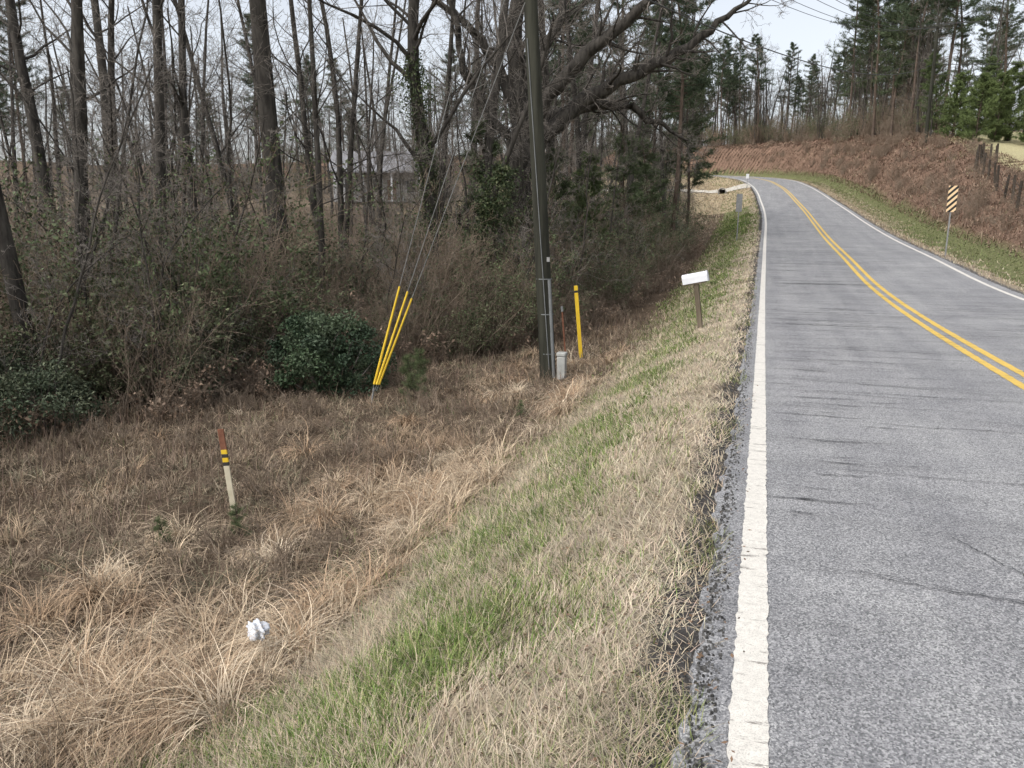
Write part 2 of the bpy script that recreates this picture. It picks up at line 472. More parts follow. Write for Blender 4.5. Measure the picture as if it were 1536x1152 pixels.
# scattered green shoots in the field
n = 9000
y = logy(n, 1.8, 18); x = np.array([rng.uniform(xedge(v), -2.4) for v in y]); B, sd, e = ptsz(x, y); kp = wav(x, y, 2.9) > .5; B = B[kp]; n = len(B)
parts.append(blades(B, rng.uniform(.05, .18, n), .003+.0007*B[:, 1], rng.uniform(0, 6.28, n), rng.uniform(0, .9, n), rng.uniform(0, .9, n), jit((.15, .18, .07), n, .25), 2))
obj("tall_dead_grass", mesh_np("tall_dead_grass", parts, [M_grass], smooth=False))

# right verge and bank cover
parts = []
n = 60000
i_ = np.clip((rng.random(n)**.8*(len(CL)-120)+95).astype(int), 0, len(CL)-1)
off_e = rng.uniform(.1, 3.0, n); x = CL[i_, 0]+NR[i_, 0]*(3.08+off_e); y = CL[i_, 1]+NR[i_, 1]*(3.08+off_e)
B, sd, e = ptsz(x, y); d = np.hypot(x, y)
gm = (off_e+wav(x, y, 2.2)*.8+rng.normal(0, .4, n)+np.where(y > 50, -.8, 0) > 1.3)[:, None]
parts.append(blades(B, rng.uniform(.04, .13, n), .004+.0007*d, rng.uniform(0, 6.28, n), rng.uniform(.2, 1.2, n), rng.uniform(0, .7, n), np.where(gm, jit((.18, .215, .085), n), jit((.48, .40, .29), n)), 2))
n = 110000
i_ = np.clip((rng.random(n)*(len(CL)-170)+110).astype(int), 0, len(CL)-1)
off_e = rng.uniform(2.6, 10.0, n); x = CL[i_, 0]+NR[i_, 0]*(3.08+off_e); y = CL[i_, 1]+NR[i_, 1]*(3.08+off_e)
B, sd, e = ptsz(x, y); d = np.hypot(x, y)
pal = np.array([(.21, .14, .105), (.30, .215, .155), (.18, .125, .095), (.41, .325, .23), (.17, .175, .085)])[np.clip((wav(x, y, .9)*1.8+1.6+rng.normal(0, 1.1, n)).astype(int), 0, 4)]
parts.append(blades(B, rng.uniform(.1, .42, n), .007+.0006*d, rng.uniform(0, 6.28, n), rng.uniform(.3, 1.35, n), rng.uniform(0, 1.6, n), pal*(1+rng.normal(0, .28, (n, 1))), 3))
n = 34000
i_ = np.clip((rng.random(n)*(len(CL)-240)+150).astype(int), 0, len(CL)-1)
off_e = rng.uniform(.1, 6, n); x = CL[i_, 0]-NR[i_, 0]*(3.08+off_e); y = CL[i_, 1]-NR[i_, 1]*(3.08+off_e)
B, sd, e = ptsz(x, y); d = np.hypot(x, y)
gm = (wav(x, y, 1.2)*.5+np.where(off_e < 3, .2, -.6)-np.where(y > 75, .4, 0)+rng.normal(0, .3, n) > 0)[:, None]
parts.append(blades(B, rng.uniform(.05, .2, n), .006+.0007*d, rng.uniform(0, 6.28, n), rng.uniform(.2, 1.1, n), rng.uniform(0, .7, n), np.where(gm, jit((.18, .21, .085), n), jit((.46, .38, .27), n)), 2))
obj("bank_vegetation", mesh_np("bank_vegetation", parts, [M_grass], smooth=False))

# ------------------------------------------------------------------ leaf / needle clouds
def leafcloud(C, size, cols):
    n = len(C); u = nrm(rng.normal(0, 1, (n, 3))); w = nrm(np.cross(u, rng.normal(0, 1, (n, 3))))
    s = (size*rng.uniform(.6, 1.3, n))[:, None]
    V = np.stack([C-u*s, C+w*s*.5, C+u*s, C-w*s*.5], 1).reshape(-1, 3)
    F = np.arange(n*4).reshape(-1, 4)
    return V, F, 1, np.repeat(cols, 4, 0)
def needles(C, D, per, L, w, base):
    n = len(C)*per; ci = np.repeat(np.arange(len(C)), per)
    d = nrm(D[ci]*.7+rng.normal(0, .75, (n, 3))); p = nrm(np.cross(d, rng.normal(0, 1, (n, 3))))
    c = C[ci]; Ls = (L*rng.uniform(.6, 1.2, n))[:, None]
    V = np.stack([c-p*w, c+p*w, c+d*Ls+p*w*.3, c+d*Ls-p*w*.3], 1).reshape(-1, 3)
    cc = np.array(base)[None]*(1+rng.normal(0, .22, (len(C), 1)))
    cc = cc[ci]*(1+rng.normal(0, .12, (n, 1)))
    return V, np.arange(n*4).reshape(-1, 4), 1, np.clip(np.repeat(cc, 4, 0), .005, 1)

# ------------------------------------------------------------------ trees
G = lambda: random.gauss(0, 1)
def grow(S, p, d, L, r, lev, P):
    n = P['n'][lev]; st = L/n; nodes = [(p, d, r)]; r0 = r
    for i in range(n):
        d2 = (d+Vector((G(), G(), G()))*P['w'][lev]+Vector((0, 0, P['up'][lev]))).normalized()
        p2 = p+d2*st; r2 = max(r0*(1-(i+1)/n*P['tap'][lev]), P['rmin'])
        S[lev].append((p, p2, d, d2, r, r2)); p, d, r = p2, d2, r2; nodes.append((p, d, r))
    if lev+1 < len(P['n']):
        spawn(S, nodes, L, lev, P)
    return nodes
def spawn(S, nodes, L, lev, P, t0=None, cnt=None):
    n = len(nodes)-1
    for k in range(cnt or P['c'][lev]):
        t = U(P['t0'][lev] if t0 is None else t0, .98); i = min(int(t*n), n-1); f = t*n-i
        pa = nodes[i][0].lerp(nodes[i+1][0], f); da = nodes[i+1][1]; ra = nodes[i][2]*(1-f)+nodes[i+1][2]*f
        q = da.cross(Vector((G(), G(), G()))).normalized(); a = P['a'][lev]*U(.7, 1.25)
        dd = (da*math.cos(a)+q*math.sin(a)).normalized()
        grow(S, pa, dd, L*P['l'][lev]*U(.5, 1.2)*(1.15-.6*t), max(ra*P['rr'][lev]*U(.6, 1), P['rmin']), lev+1, P)
def treemesh(name, S, mats, sides=(8, 5, 3, 3, 3), extra=()):
    parts = []
    for l, s in enumerate(S):
        if s:
            V, F = tubes(s, sides[l]); parts.append((V, F, 0 if l < 2 else 2, None))
    parts += list(extra)
    return mesh_np(name, parts, mats)
def bare(name, h, r, limbs=16, t0=.28, dens=1.0, wig=.05, lod=False, ll=.30):
    P = dict(n=[12, 6, 4, 3, 2], w=[wig, .16, .2, .25, .3], up=[.05, .05, .03, .02, 0], tap=[.7, .85, .85, .8, .7], rmin=.0035,
             c=[limbs, int(7*dens), int(5*dens), 3], t0=[t0, .15, .1, .1], a=[.9, .8, .8, .8], l=[ll, .5, .5, .55], rr=[.36, .5, .55, .6])
    if lod:
        P.update(n=[8, 4, 3, 2], c=[limbs, 6, 5], rmin=.008)
    S = [[] for _ in range(5)]
    grow(S, Vector((0, 0, -.3)), Vector((0, 0, 1)), h, r, 0, P)
    S[0][0] = (S[0][0][0], S[0][0][1], S[0][0][2], S[0][0][3], r*1.35, S[0][0][5])
    return treemesh(name, S, [M_bark, M_leaf, M_twig], (6, 4, 3, 3, 3) if lod else (10, 5, 3, 3, 3))
BT = [bare("bare_a", 18, .24, 14, .38, wig=.035), bare("bare_b", 17, .15, 13, .36, wig=.035), bare("bare_c", 16, .13, 12, .3, .9, .05), bare("bare_d", 19, .26, 16, .4, 1, .04),
      bare("bare_e", 13, .09, 13, .22, .9, .06)]
BF = [bare("far_a", 17, .2, 13, .3, lod=True, wig=.04), bare("far_b", 15, .14, 12, .25, lod=True, wig=.05), bare("far_c", 13, .11, 12, .2, lod=True, wig=.05)]
SAP = [bare("sapling_a", 6, .035, 15, .12, .8, .1, ll=.34), bare("sapling_b", 7.5, .045, 16, .1, .8, .09, ll=.34), bare("sapling_c", 4.5, .028, 16, .1, .8, .12, ll=.34)]

def pine(name, h, r, crown0, nb, Lb, base=(.045, .075, .03), per=14, nl=.28, nw=.016):
    P = dict(n=[14], w=[.03], up=[.02], tap=[.8], rmin=.01)
    S = [[] for _ in range(3)]
    nodes = grow(S, Vector((0, 0, -.3)), Vector((0, 0, 1)), h, r, 0, P)
    C, D = [], []
    for k in range(nb):
        t = crown0+(1-crown0)*(k+U(0, 1))/nb; n = len(nodes)-1; i = min(int(t*n), n-1); p = nodes[i][0].lerp(nodes[i+1][0], t*n-i)
        a = U(0, 6.28); tt = (t-crown0)/(1-crown0)
        L = Lb*((1-tt)**.7*.9+.18)*U(.45, 1.15)*(.6+.4*min(1, tt*5)); d = Vector((math.cos(a), math.sin(a), U(-.1, .5))).normalized()
        sub = [(p, d, .012+.03*L/Lb*r/.2)]
        q = p
        for j in range(5):
            d2 = (d+Vector((G(), G(), G()))*.12+Vector((0, 0, .05))).normalized(); q2 = q+d2*L/5; rr = sub[0][2]*(1-(j+1)/5.5)
            S[1].append((q, q2, d, d2, sub[-1][2], rr)); q, d = q2, d2; sub = sub+[(q, d, rr)]
            if j > 0:
                C.append(q); D.append(d)
                for s in (-1, 1):
                    if random.random() < .8:
                        sdv = (d+d.cross(Vector((0, 0, 1)))*s*U(.6, 1.2)+Vector((0, 0, U(-.1, .4)))).normalized(); ls = L*U(.12, .3)
                        e_ = q+sdv*ls; S[2].append((q, e_, d, sdv, rr*.5, .004)); C.append(e_); D.append(sdv)
                        C.append(q.lerp(e_, .5)); D.append(sdv)
    C = np.array([list(c) for c in C]); D = np.array([list(c) for c in D])
    for k in range(14):
        t = U(.12, crown0+.1) if crown0 > .2 else .5; n = len(nodes)-1; i = min(int(t*n), n-1); p = nodes[i][0]
        a = U(0, 6.28); d = Vector((math.cos(a), math.sin(a), U(-.2, .3))).normalized(); L = U(.4, 1.6)
        if crown0 > .2: S[1].append((p, p+d*L, d, d, .018, .005))
    return treemesh(name, S, [M_pbark, M_needle, M_twig], (8, 3, 3), [needles(C, D, per, nl, nw, base)])
PT = [pine("pine_a", 22, .2, .42, 95, 3.2, (.075, .10, .056), 13, .34, .017), pine("pine_b", 20, .17, .5, 80, 2.8, (.07, .095, .055), 13, .34, .017), pine("pine_c", 17, .14, .28, 100, 2.7, (.085, .11, .058), 14, .32, .017)]
PY = [pine("young_pine_a", 6, .07, .06, 110, 1.7, (.13, .17, .065), 18, .22, .014), pine("young_pine_b", 9, .09, .1, 120, 2.1, (.11, .145, .06), 14, .24, .013), pine("young_cedar", 7, .07, .06, 90, 1.5, (.085, .11, .055), 10, .22, .010)]
PS = pine("pine_seedling", 1.1, .012, .1, 34, .34, (.12, .15, .07), 8, .10, .0018)

# twiggy brush
def brushmesh(name, stems, h, leaves=0, lc=(.07, .085, .035), spread=.8, ls=.04):
    P = dict(n=[6, 4, 3], w=[.14, .2, .25], up=[.05, .03, 0], tap=[.75, .8, .7], rmin=.003, c=[9, 4], t0=[.1, .1], a=[.6, .8], l=[.38, .5], rr=[.6, .6])
    S = [[] for _ in range(3)]
    for k in range(stems):
        a = U(0, 6.28); rr = U(0, spread); p = Vector((rr*math.cos(a), rr*math.sin(a), -.05))
        grow(S, p, Vector((G()*.25, G()*.25, 1)).normalized(), h*U(.45, 1.1), U(.006, .014), 0, P)
    ex = []
    if leaves:
        src = S[1]+S[2]; ids = rng.integers(0, len(src), leaves)
        C = np.array([list(src[i][1]) for i in ids])+rng.normal(0, .05, (leaves, 3))
        ex = [leafcloud(C, ls, np.clip(np.array(lc)[None]*(1+rng.normal(0, .3, (leaves, 1))), .01, 1))]
    parts = [(*tubes(S[0], 4), 0, None), (*tubes(S[1]+S[2], 3), 0, None)]+ex
    return mesh_np(name, parts, [M_brush, M_leaf])
BR = [brushmesh("brush_a", 16, 2.6), brushmesh("brush_b", 14, 3.4), brushmesh("brush_c", 22, 1.5), brushmesh("brush_d", 12, 2.8, 1200, (.10, .12, .06)), brushmesh("brush_e", 12, 2.2, 2000, (.12, .135, .07)), brushmesh("brush_f", 18, 1.8, 900, (.24, .17, .12)), brushmesh("brush_g", 14, 3.6, 2600, (.085, .11, .05)), brushmesh("brush_h", 18, 3.0)]
BL = [brushmesh("low_a", 14, .75, 200, (.24, .17, .12), .5), brushmesh("low_b", 12, .55, 0, spread=.4)]

def put(name, me, x, y, s=1.0, parent=None, sz=None, lean=0, rz=None, dz=0):
    return obj(name, me, (x, y, H(x, y)+dz), parent, (G()*lean, G()*lean, U(0, 6.28) if rz is None else rz), (s, s, sz or s))

for x, y, k, s in [(-11.6,9.6,1,1.0),(-12.9,11.9,1,.95),(-13.5,14.9,2,1.1),(-14.2,16.9,1,.95),(-12.3,17.5,0,1.15),(-13.1,21.5,2,.95),(-11.5,19.9,4,1.2),
                   (-16,15,0,.8),(-19,17,3,.8),(-10.5,24,2,.9),(-6.8,30,1,.95),(-7.8,33,3,.75),(-5.9,36.7,2,.9),(-4.9,41,1,.85),(-9.6,29,4,1.1),(-5.0,47,2,.9)]:
    put("bare_tree", BT[k], x, y, s, lean=.02)
for x, y, k, s in [(-4.4,38,1,.75),(-7.2,40,0,.8),(-6.2,45,2,.8),(-9,37,1,.8),(-11,44,0,.85),(-5.6,52,1,.8),(-4.6,49,2,.75)]:
    put("pine_tree", PT[k], x, y, s, lean=.02)
for x, y, k, s in [(-8.0,22.6,2,.9),(-7.1,25.5,2,.8),(-5.6,33,2,.9),(-6.6,28.5,1,.6),(-5.2,37,2,.9)]:
    put("young_pine_tree", PY[k], x, y, s)

# big spreading oak
R2 = Vector((.9516, .3074, 0)); F2 = Vector((-.3074, .9516, 0))
def L3(a, f, z): return tuple(R2*a+F2*f+Vector((0, 0, z)))
P = dict(n=[1, 6, 5, 4, 2], w=[0, .16, .2, .25, .3], up=[0, .04, .02, .01, 0], tap=[.8, .85, .85, .8, .7], rmin=.004,
         c=[1, 6, 5, 3], t0=[0, .15, .1, .1], a=[1, .8, .8, .8], l=[.3, .55, .5, .5], rr=[.4, .5, .5, .6])
S = [[] for _ in range(5)]
limbs = [([L3(0,0,-.4),L3(0,0,.3),L3(.02,0,2.5),L3(.05,0,5),L3(-.02,.1,7.5),L3(-.1,.2,10),L3(.3,.3,14)],[.62,.48,.42,.38,.32,.25,.1],4),
 ([L3(.05,0,4.2),L3(.5,-.1,5.2),L3(1.3,-.2,6.2),L3(2.5,-.3,7.0),L3(4,-.5,7.7),L3(5.4,-.7,8.4),L3(6.5,-.9,9.2),L3(7.4,-1,9.8)],[.30,.29,.27,.24,.19,.14,.09,.03],22),
 ([L3(.1,0,5.6),L3(1.0,.4,6.3),L3(2.3,.8,6.8),L3(3.6,1.1,6.8),L3(4.8,1.4,6.4),L3(5.9,1.6,5.8)],[.24,.22,.18,.14,.09,.03],18),
 ([L3(.05,0,5.2),L3(1.0,-.5,6.9),L3(2.2,-1,8.1),L3(3.6,-1.5,9.2),L3(5.2,-2,10.2),L3(7,-2.4,11.2)],[.26,.24,.2,.15,.09,.03],18),
 ([L3(0,0,6.2),L3(-.5,.2,7.6),L3(-1.2,.3,8.8),L3(-2.3,.4,9.7),L3(-3.8,.5,11)],[.2,.17,.14,.1,.04],14),
 ([L3(-.05,0,5.5),L3(-1.0,-.4,6.4),L3(-1.7,-.8,7.6),L3(-2.0,-1,9.2),L3(-2.7,-1.2,11)],[.16,.14,.12,.09,.03],12),
 ([L3(.05,0,4.6),L3(-.8,-.6,4.3),L3(-1.7,-1.2,3.4),L3(-2.2,-1.6,2.2)],[.14,.12,.09,.03],12),
 ([L3(.1,0,7),L3(1,.2,8.8),L3(1.7,.4,10.6),L3(2.7,.5,12.5)],[.18,.15,.11,.03],12)]
for pts, rad, cnt in limbs:
    pp, rr = smoothpoly(pts, rad, 4)
    pp = [Vector(p)+Vector((G(), G(), G()))*.05 for p in pp]
    sg = polyseg(pp, rr); S[0] += sg
    nodes = [(Vector(s[0]), s[2], s[4]) for s in sg]+[(Vector(sg[-1][1]), sg[-1][3], sg[-1][5])]
    spawn(S, nodes, 7, 0, dict(P, a=[.9, .8, .8, .8], l=[.36, .55, .5, .5]), t0=.3, cnt=cnt)
oak = treemesh("oak", S, [M_bark, M_leaf, M_twig], (10, 5, 4, 3, 3))
obj("oak_tree", oak, (-8.0, 25.3, H(-8, 25.3)))

# ivy covered tree
def ivytree():
    S = [[] for _ in range(5)]
    P = dict(n=[12, 6, 4, 3, 2], w=[.06, .16, .2, .25, .3], up=[.03, .05, .03, .02, 0], tap=[.7, .85, .85, .8, .7], rmin=.0035,
             c=[14, 6, 5, 3], t0=[.3, .15, .1, .1], a=[.8, .8, .8, .8], l=[.36, .5, .5, .55], rr=[.5, .5, .55, .6])
    nd = grow(S, Vector((0, 0, -.3)), Vector((.03, 0, 1)), 15, .24, 0, P)
    nd2 = grow(S, Vector((.2, 0, 0)), (R2*.45+Vector((0, 0, 1))).normalized(), 9, .13, 0, P)
    C = []
    for nod, zmax in ((nd, 7.5), (nd2, 6)):
        for k in range(12000):
            t = random.random()**1.1*.55*(len(nod)-1); i = int(t); p = nod[i][0].lerp(nod[i+1][0], t-i)
            if p.z > zmax: continue
            lump = .2+.38*max(0, math.sin(p.z*2.3+i)+.5*math.sin(p.z*5.1))
            v = Vector((G(), G(), G()*.8)).normalized()*lump*U(.3, 1.25)
            C.append(list(p+v))
    C = np.array(C); cols = np.array([(.06, .085, .035), (.08, .105, .045), (.12, .13, .065), (.045, .065, .03)])[rng.integers(0, 4, len(C))]
    return treemesh("ivy_tree", S, [M_bark, M_leaf, M_twig], extra=[leafcloud(C, .045, cols)])
put("ivy_covered_tree", ivytree(), -9.0, 20.7, 1, rz=0)

# evergreen shrubs
def shrub(name, w, d, h, nl, nlobe, size, pal, loose=1.1):
    S = [[] for _ in range(3)]
    lob = []
    for k in range(nlobe):
        a = U(0, 6.28); rr = math.sqrt(random.random()); z = random.random()
        lim = math.sqrt(max(0, 1-(z*1.0-.15)**2)) if z > .15 else .9
        lob.append((rr*lim*w/2*math.cos(a), rr*lim*d/2*math.sin(a), h*(.08+.78*z), U(.12, .30)*h*.8))
    C, K = [], []
    pal = np.array(pal)
    for (x, y, z, r) in lob:
        m_ = nl//nlobe; v = nrm(rng.normal(0, 1, (m_, 3)))*(r*rng.uniform(.45, loose, m_))[:, None]; v[:, 2] *= .75
        C.append(v+np.array([x, y, z])); K.append(np.tile(pal[rng.integers(0, len(pal))], (m_, 1))*(1+rng.normal(0, .25, (m_, 1))))
        base = Vector((x*.2, y*.2, -.05)); tip = Vector((x, y, z)); mid = base.lerp(tip, .5)+Vector((G(), G(), 0))*.08
        S[1] += polyseg([base, mid, tip], [.018, .012, .004])
    C = np.concatenate(C); K = np.clip(np.concatenate(K), .008, 1); ok = C[:, 2] > .02
    V, F = tubes(S[1], 4)
    return mesh_np(name, [(V, F, 0, None), leafcloud(C[ok], size, K[ok])], [M_twig, M_leaf], smooth=False)
gp = [(.05, .08, .04), (.065, .10, .05), (.035, .06, .032), (.085, .115, .065), (.06, .085, .05)]
sh1 = shrub("shrub_a", 2.3, 1.9, 1.6, 24000, 60, .033, gp, 1.2)
sh2 = shrub("shrub_b", 2.4, 2.0, 1.5, 8000, 34, .036, [(.08, .10, .06), (.115, .13, .08), (.06, .08, .045)], 1.5)
sh3 = shrub("shrub_c", 1.6, 1.4, 2.2, 4500, 26, .045, [(.085, .10, .06), (.13, .14, .085)], 1.6)
put("evergreen_shrub", sh1, -7.95, 12.7, 1, rz=.5)
put("evergreen_shrub", sh2, -10.3, 8.7, .75)
put("evergreen_shrub", sh2, -11.5, 9.6, .9)
put("evergreen_shrub", sh3, -9.5, 11.0, .5); put("evergreen_shrub", sh3, -9.5, 14.2, .8); put("evergreen_shrub", sh3, -10.2, 12.4, .75)
put("evergreen_shrub", sh2, -10.6, 14.6, 1.2); put("evergreen_shrub", sh3, -12.2, 8.6, .9)
for x, y, s in [(-6.2, 26, 1.2), (-5.3, 31, 1.1), (-6.9, 22.5, 1), (-6.0, 35, 1.2), (-8.6, 17.8, .9), (-7.6, 19.5, 1.0), (-10.8, 18, 1.2), (-5.0, 27, .8), (-12.6, 14, 1.2), (-5.1, 41, 1.3)]: put("evergreen_shrub", sh3, x, y, s)

for x, y, s in [(-6.0, 12.7, 1.0), (-6.5, 13.9, .9), (-4.9, 6.1, .38), (-5.35, 5.6, .4), (-3.6, 11.3, .3)]:
    put("pine_seedling", PS, x, y, s)

# forest brush (one parent)
fb = empty("forest_underbrush")
cnt = 0
for k in range(3000):
    if cnt >= 800: break
    y = random.choice([U(3, 22), U(8, 40), U(14, 78)]); xe = float(xedge(y))
    x = xe-abs(random.gauss(0, 1))*random.choice([2, 5, 12, 18])+.3
    if x < -60 or math.hypot(x+7.95, y-12.7) < 1.7: continue
    if y < 9 and x > -10.5: continue
    if y < 15 and math.hypot(x+10.3, y-9) < 1.2: continue
    if y > 48 and x > -16 and random.random() < .8: continue
    put("brush", random.choice(BR), x, y, U(.6, 1.2) if xe-x > 1 else U(.35, .8), fb, lean=.08); cnt += 1
for k in range(150):
    y = U(5, 45); x = float(xedge(y))+U(-.5, .9); put("low_brush", random.choice(BL), x, y, U(.7, 1.3), fb)
for k in range(230):
    y = U(6, 66); x = float(xedge(y))-abs(random.gauss(0, 8))-.4; put("sapling", random.choice(SAP), x, y, U(.6, 1.2), fb, lean=.09)
for x, y, s in [(-10.6, 9.0, .7), (-11, 10.4, .8), (-9.9, 10.8, .6), (-12, 10.2, .9), (-10.4, 12, .7)]: put("sapling", SAP[1], x, y, s, fb, lean=.1)
fw = empty("weeds")
for k in range(70):
    y = U(3.5, 15); x = U(float(xedge(y)), -3.4); put("weed", BL[1], x, y, U(.35, .8), fw)

fo = empty("forest_trees")
placed = []
for k in range(3000):
    if len(placed) >= 135: break
    y = U(12, 78); x = float(xedge(y))-U(1, 62)
    if math.hypot(x, y) < 19 or any((x-a)**2+(y-b)**2 < 5 for a, b in placed): continue
    if abs(x+40) < 7 and y > 70: continue
    placed.append((x, y))
    if random.random() < .05 and math.hypot(x, y) > 35: put("pine", random.choice(PT), x, y, U(.7, 1), fo, lean=.02)
    else: put("bare", random.choice(BT if math.hypot(x, y) < 45 else BF), x, y, U(.7, 1.05), fo, lean=.03)

df = empty("distant_forest")
def dist(n, fx, fy, pp, smin=.8, smax=1.15, br=0, pool=None):
    for k in range(n):
        x, y = fx(), fy(); _, sd, e, _i = Hfull(np.array([x]), np.array([y]))
        if e[0] < (8.5 if sd[0] > 0 else 6): continue
        if random.random() < pp: put("pine", random.choice(PT), x, y, U(smin, smax), df)
        else: put("bare", random.choice(pool or BF), x, y, U(smin, smax), df, lean=.03)
        if random.random() < br: put("brush", random.choice(BR), x+U(-2, 2), y+U(-2, 2), U(1, 1.8), df)
dist(110, lambda: U(-120, -20), lambda: U(112, 160), .15, .6, .95, br=1)
dist(55, lambda: U(-90, -34), lambda: U(78, 104), .1, .6, .9, br=1)
dist(140, lambda: U(-28, 14), lambda: U(126, 146), .12, .5, .95, br=1)
dist(60, lambda: U(-26, 12), lambda: U(120, 134), 0, .35, .6, br=1)
dist(90, lambda: U(-60, 30), lambda: U(144, 190), .35, .8, 1.1, br=.3)
dist(80, lambda: U(9, 16), lambda: U(84, 125), .05, .45, .9, br=1)
dist(70, lambda: U(20, 60), lambda: U(112, 160), .25, .7, 1, br=.8)
dist(50, lambda: U(-160, -60), lambda: U(30, 110), .15)
dist(70, lambda: U(-200, 150), lambda: U(180, 300), .4, .8, 1.2)
dist(24, lambda: U(38, 110), lambda: U(80, 120), .2)
for k in range(420):
    i = random.randint(150, len(CL)-40); o = 3.1+U(3.2, 9.0); x = CL[i, 0]+NR[i, 0]*o; y = CL[i, 1]+NR[i, 1]*o
    put("bank_brush", random.choice(BL+BL+[BR[2], BR[5]]), x, y, U(.5, 1.0), df)

for x, y, k, s in [(9.5,114,0,1.0),(12.5,104,1,1.05),(13.5,95,0,1.0),(15.5,98,2,1.1),(13.2,88,1,.95),(16.5,90,0,1.0),(11.5,110,2,1.1),(18.5,96,1,1.0),(10.8,122,2,1.1),(22,92,0,.9),(12,92,2,1.1),(11,99,1,1.1)]:
    put("pine_tree", PT[k], x, y, s, lean=.015)
for x, y, k, s in [(15.2,70.6,0,.9),(17.2,73.5,0,.9),(16.2,76,1,.75),(19,77,0,1.1),(14.4,75,0,.9),(19.6,72,0,1.0),(22,74,0,1.0),(14,80,1,.8),(23.5,78,0,1.1),(25,74,0,.9)]:
    put("young_pine_tree", PY[k], x, y, s)
for x, y, k, s in [(13.5,79,4,.8),(17,79,2,.8),(21,80,0,.8),(26,80,3,.8),(30,84,0,.9),(24,84,1,.9),(28,78,2,.8),(19,82,1,.85)]: put("bare_tree", BT[k], x, y, s, lean=.03)

# ------------------------------------------------------------------ utility poles and wires
M_pole = simple("treated_pole_wood", (.018, .018, .014), (.060, .060, .046), 5, .9, .12, (1, 1, .08), .6, .01)
M_pvc = simple("grey_conduit", (.13, .135, .135), (.20, .21, .21), 4, .5)
M_yel = simple("yellow_plastic", (.60, .38, .02), (.72, .50, .04), 3, .5, .3)
M_steel = simple("galvanised_steel", (.2, .2, .2), (.34, .34, .33), 8, .5, .5, metal=.4)
M_strand = simple("guy_strand", (.12, .12, .115), (.2, .2, .19), 8, .6, .3)
M_wire = simple("wire_black", (.03, .03, .03), (.06, .06, .06), 8, .6)
M_mb = simple("white_enamel", (.60, .61, .63), (.72, .73, .75), 4, .4, .4)
def utility(x, y, topdx, h, r, name, conduit=False):
    z0 = H(x, y); e = empty(name, (x, y, z0))
    pts = [(topdx*t, 0, -.3+(h+.3)*t) for t in np.linspace(0, 1, 10)]; rad = [r*(1-.3*t) for t in np.linspace(0, 1, 10)]
    obj("pole", mesh_np("pole", [(*tubes(polyseg(pts, rad), 20), 0, None)], [M_pole]), parent=e)
    obj("crossarm", mesh_np("arm", [(*box(2.2, .1, .12), 0, None)], [M_pole], False), (topdx*.95, -.18, h-.7), e, bevel=.01)
    ins = []
    for a in (-1, -.4, .4, 1):
        ins += polyseg([(topdx*.95+a, -.18, h-.64), (topdx*.95+a, -.18, h-.55), (topdx*.95+a, -.18, h-.5)], [.03, .06, .03])
    obj("insulators", mesh_np("ins", [(*tubes(ins, 10), 0, None)], [M_pvc]), parent=e)
    if conduit:
        pc = polyseg([(.14+topdx*t*.2, -.1, 2.1*t-.1) for t in np.linspace(0, 1, 5)], [.034]*5)
        pc += polyseg([(.05+topdx*t*.8, -.165+.02*t, .2+6.3*t) for t in np.linspace(0, 1, 6)], [.009]*6)
        st = []
        for zz in (.5, 1.3, 2.0): st += polyseg([(topdx*zz/h, 0, zz), (topdx*zz/h, 0, zz+.02)], [r*1.01, r*1.01])
        obj("riser_conduit", mesh_np("cond", [(*tubes(pc+st, 10), 0, None)], [M_pvc]), parent=e)
        tg = box(.06, .008, .09, (0.01, -r-.002, 2.4)); obj("number_tag", mesh_np("tag", [(*tg, 0, None)], [M_steel], False), parent=e)
    return e, z0
px, py = -4.07, 14.9
e1, zb = utility(px, py, -.62, 10.6, .165, "utility_pole", True)
fx_, fy_ = 12.6, 76
e2, zb2 = utility(fx_, fy_, .05, 10, .15, "utility_pole")
def wire(name, a, b_, sag, r=.012):
    pts = []
    for t in np.linspace(0, 1, 24):
        pts.append((a[0]+(b_[0]-a[0])*t, a[1]+(b_[1]-a[1])*t, a[2]+(b_[2]-a[2])*t-4*sag*t*(1-t)))
    return polyseg(pts, [r]*24)
w = []
for k in (-1, -.4, .4, 1):
    w += wire("w", (px-.6+k, py-.18, zb+10.1), (fx_+k, fy_-.18, zb2+9.5), 1.6)
    w += wire("w", (px-.6+k, py-.18, zb+10.1), (-4+k, -40, 9.5), 1.0)
    w += wire("w", (fx_+k, fy_-.18, zb2+9.5), (45+k, 60, zb2+9), 1.0)
w += wire("w", (px-.5, py, zb+8.2), (fx_, fy_, zb2+6.4), 1.5, .02)
w += wire("w", (fx_, fy_, zb2+6.4), (45, 60, zb2+6), 1.3, .025)
w += wire("w", (fx_, fy_, zb2+5.6), (45, 60, zb2+5), 1.5, .02)
w += wire("w", (fx_, fy_, zb2+7), (-25, 121, zb2+6), 1.2, .02)
obj("overhead_wires", mesh_np("wires", [(*tubes(w, 4), 0, None)], [M_wire]))

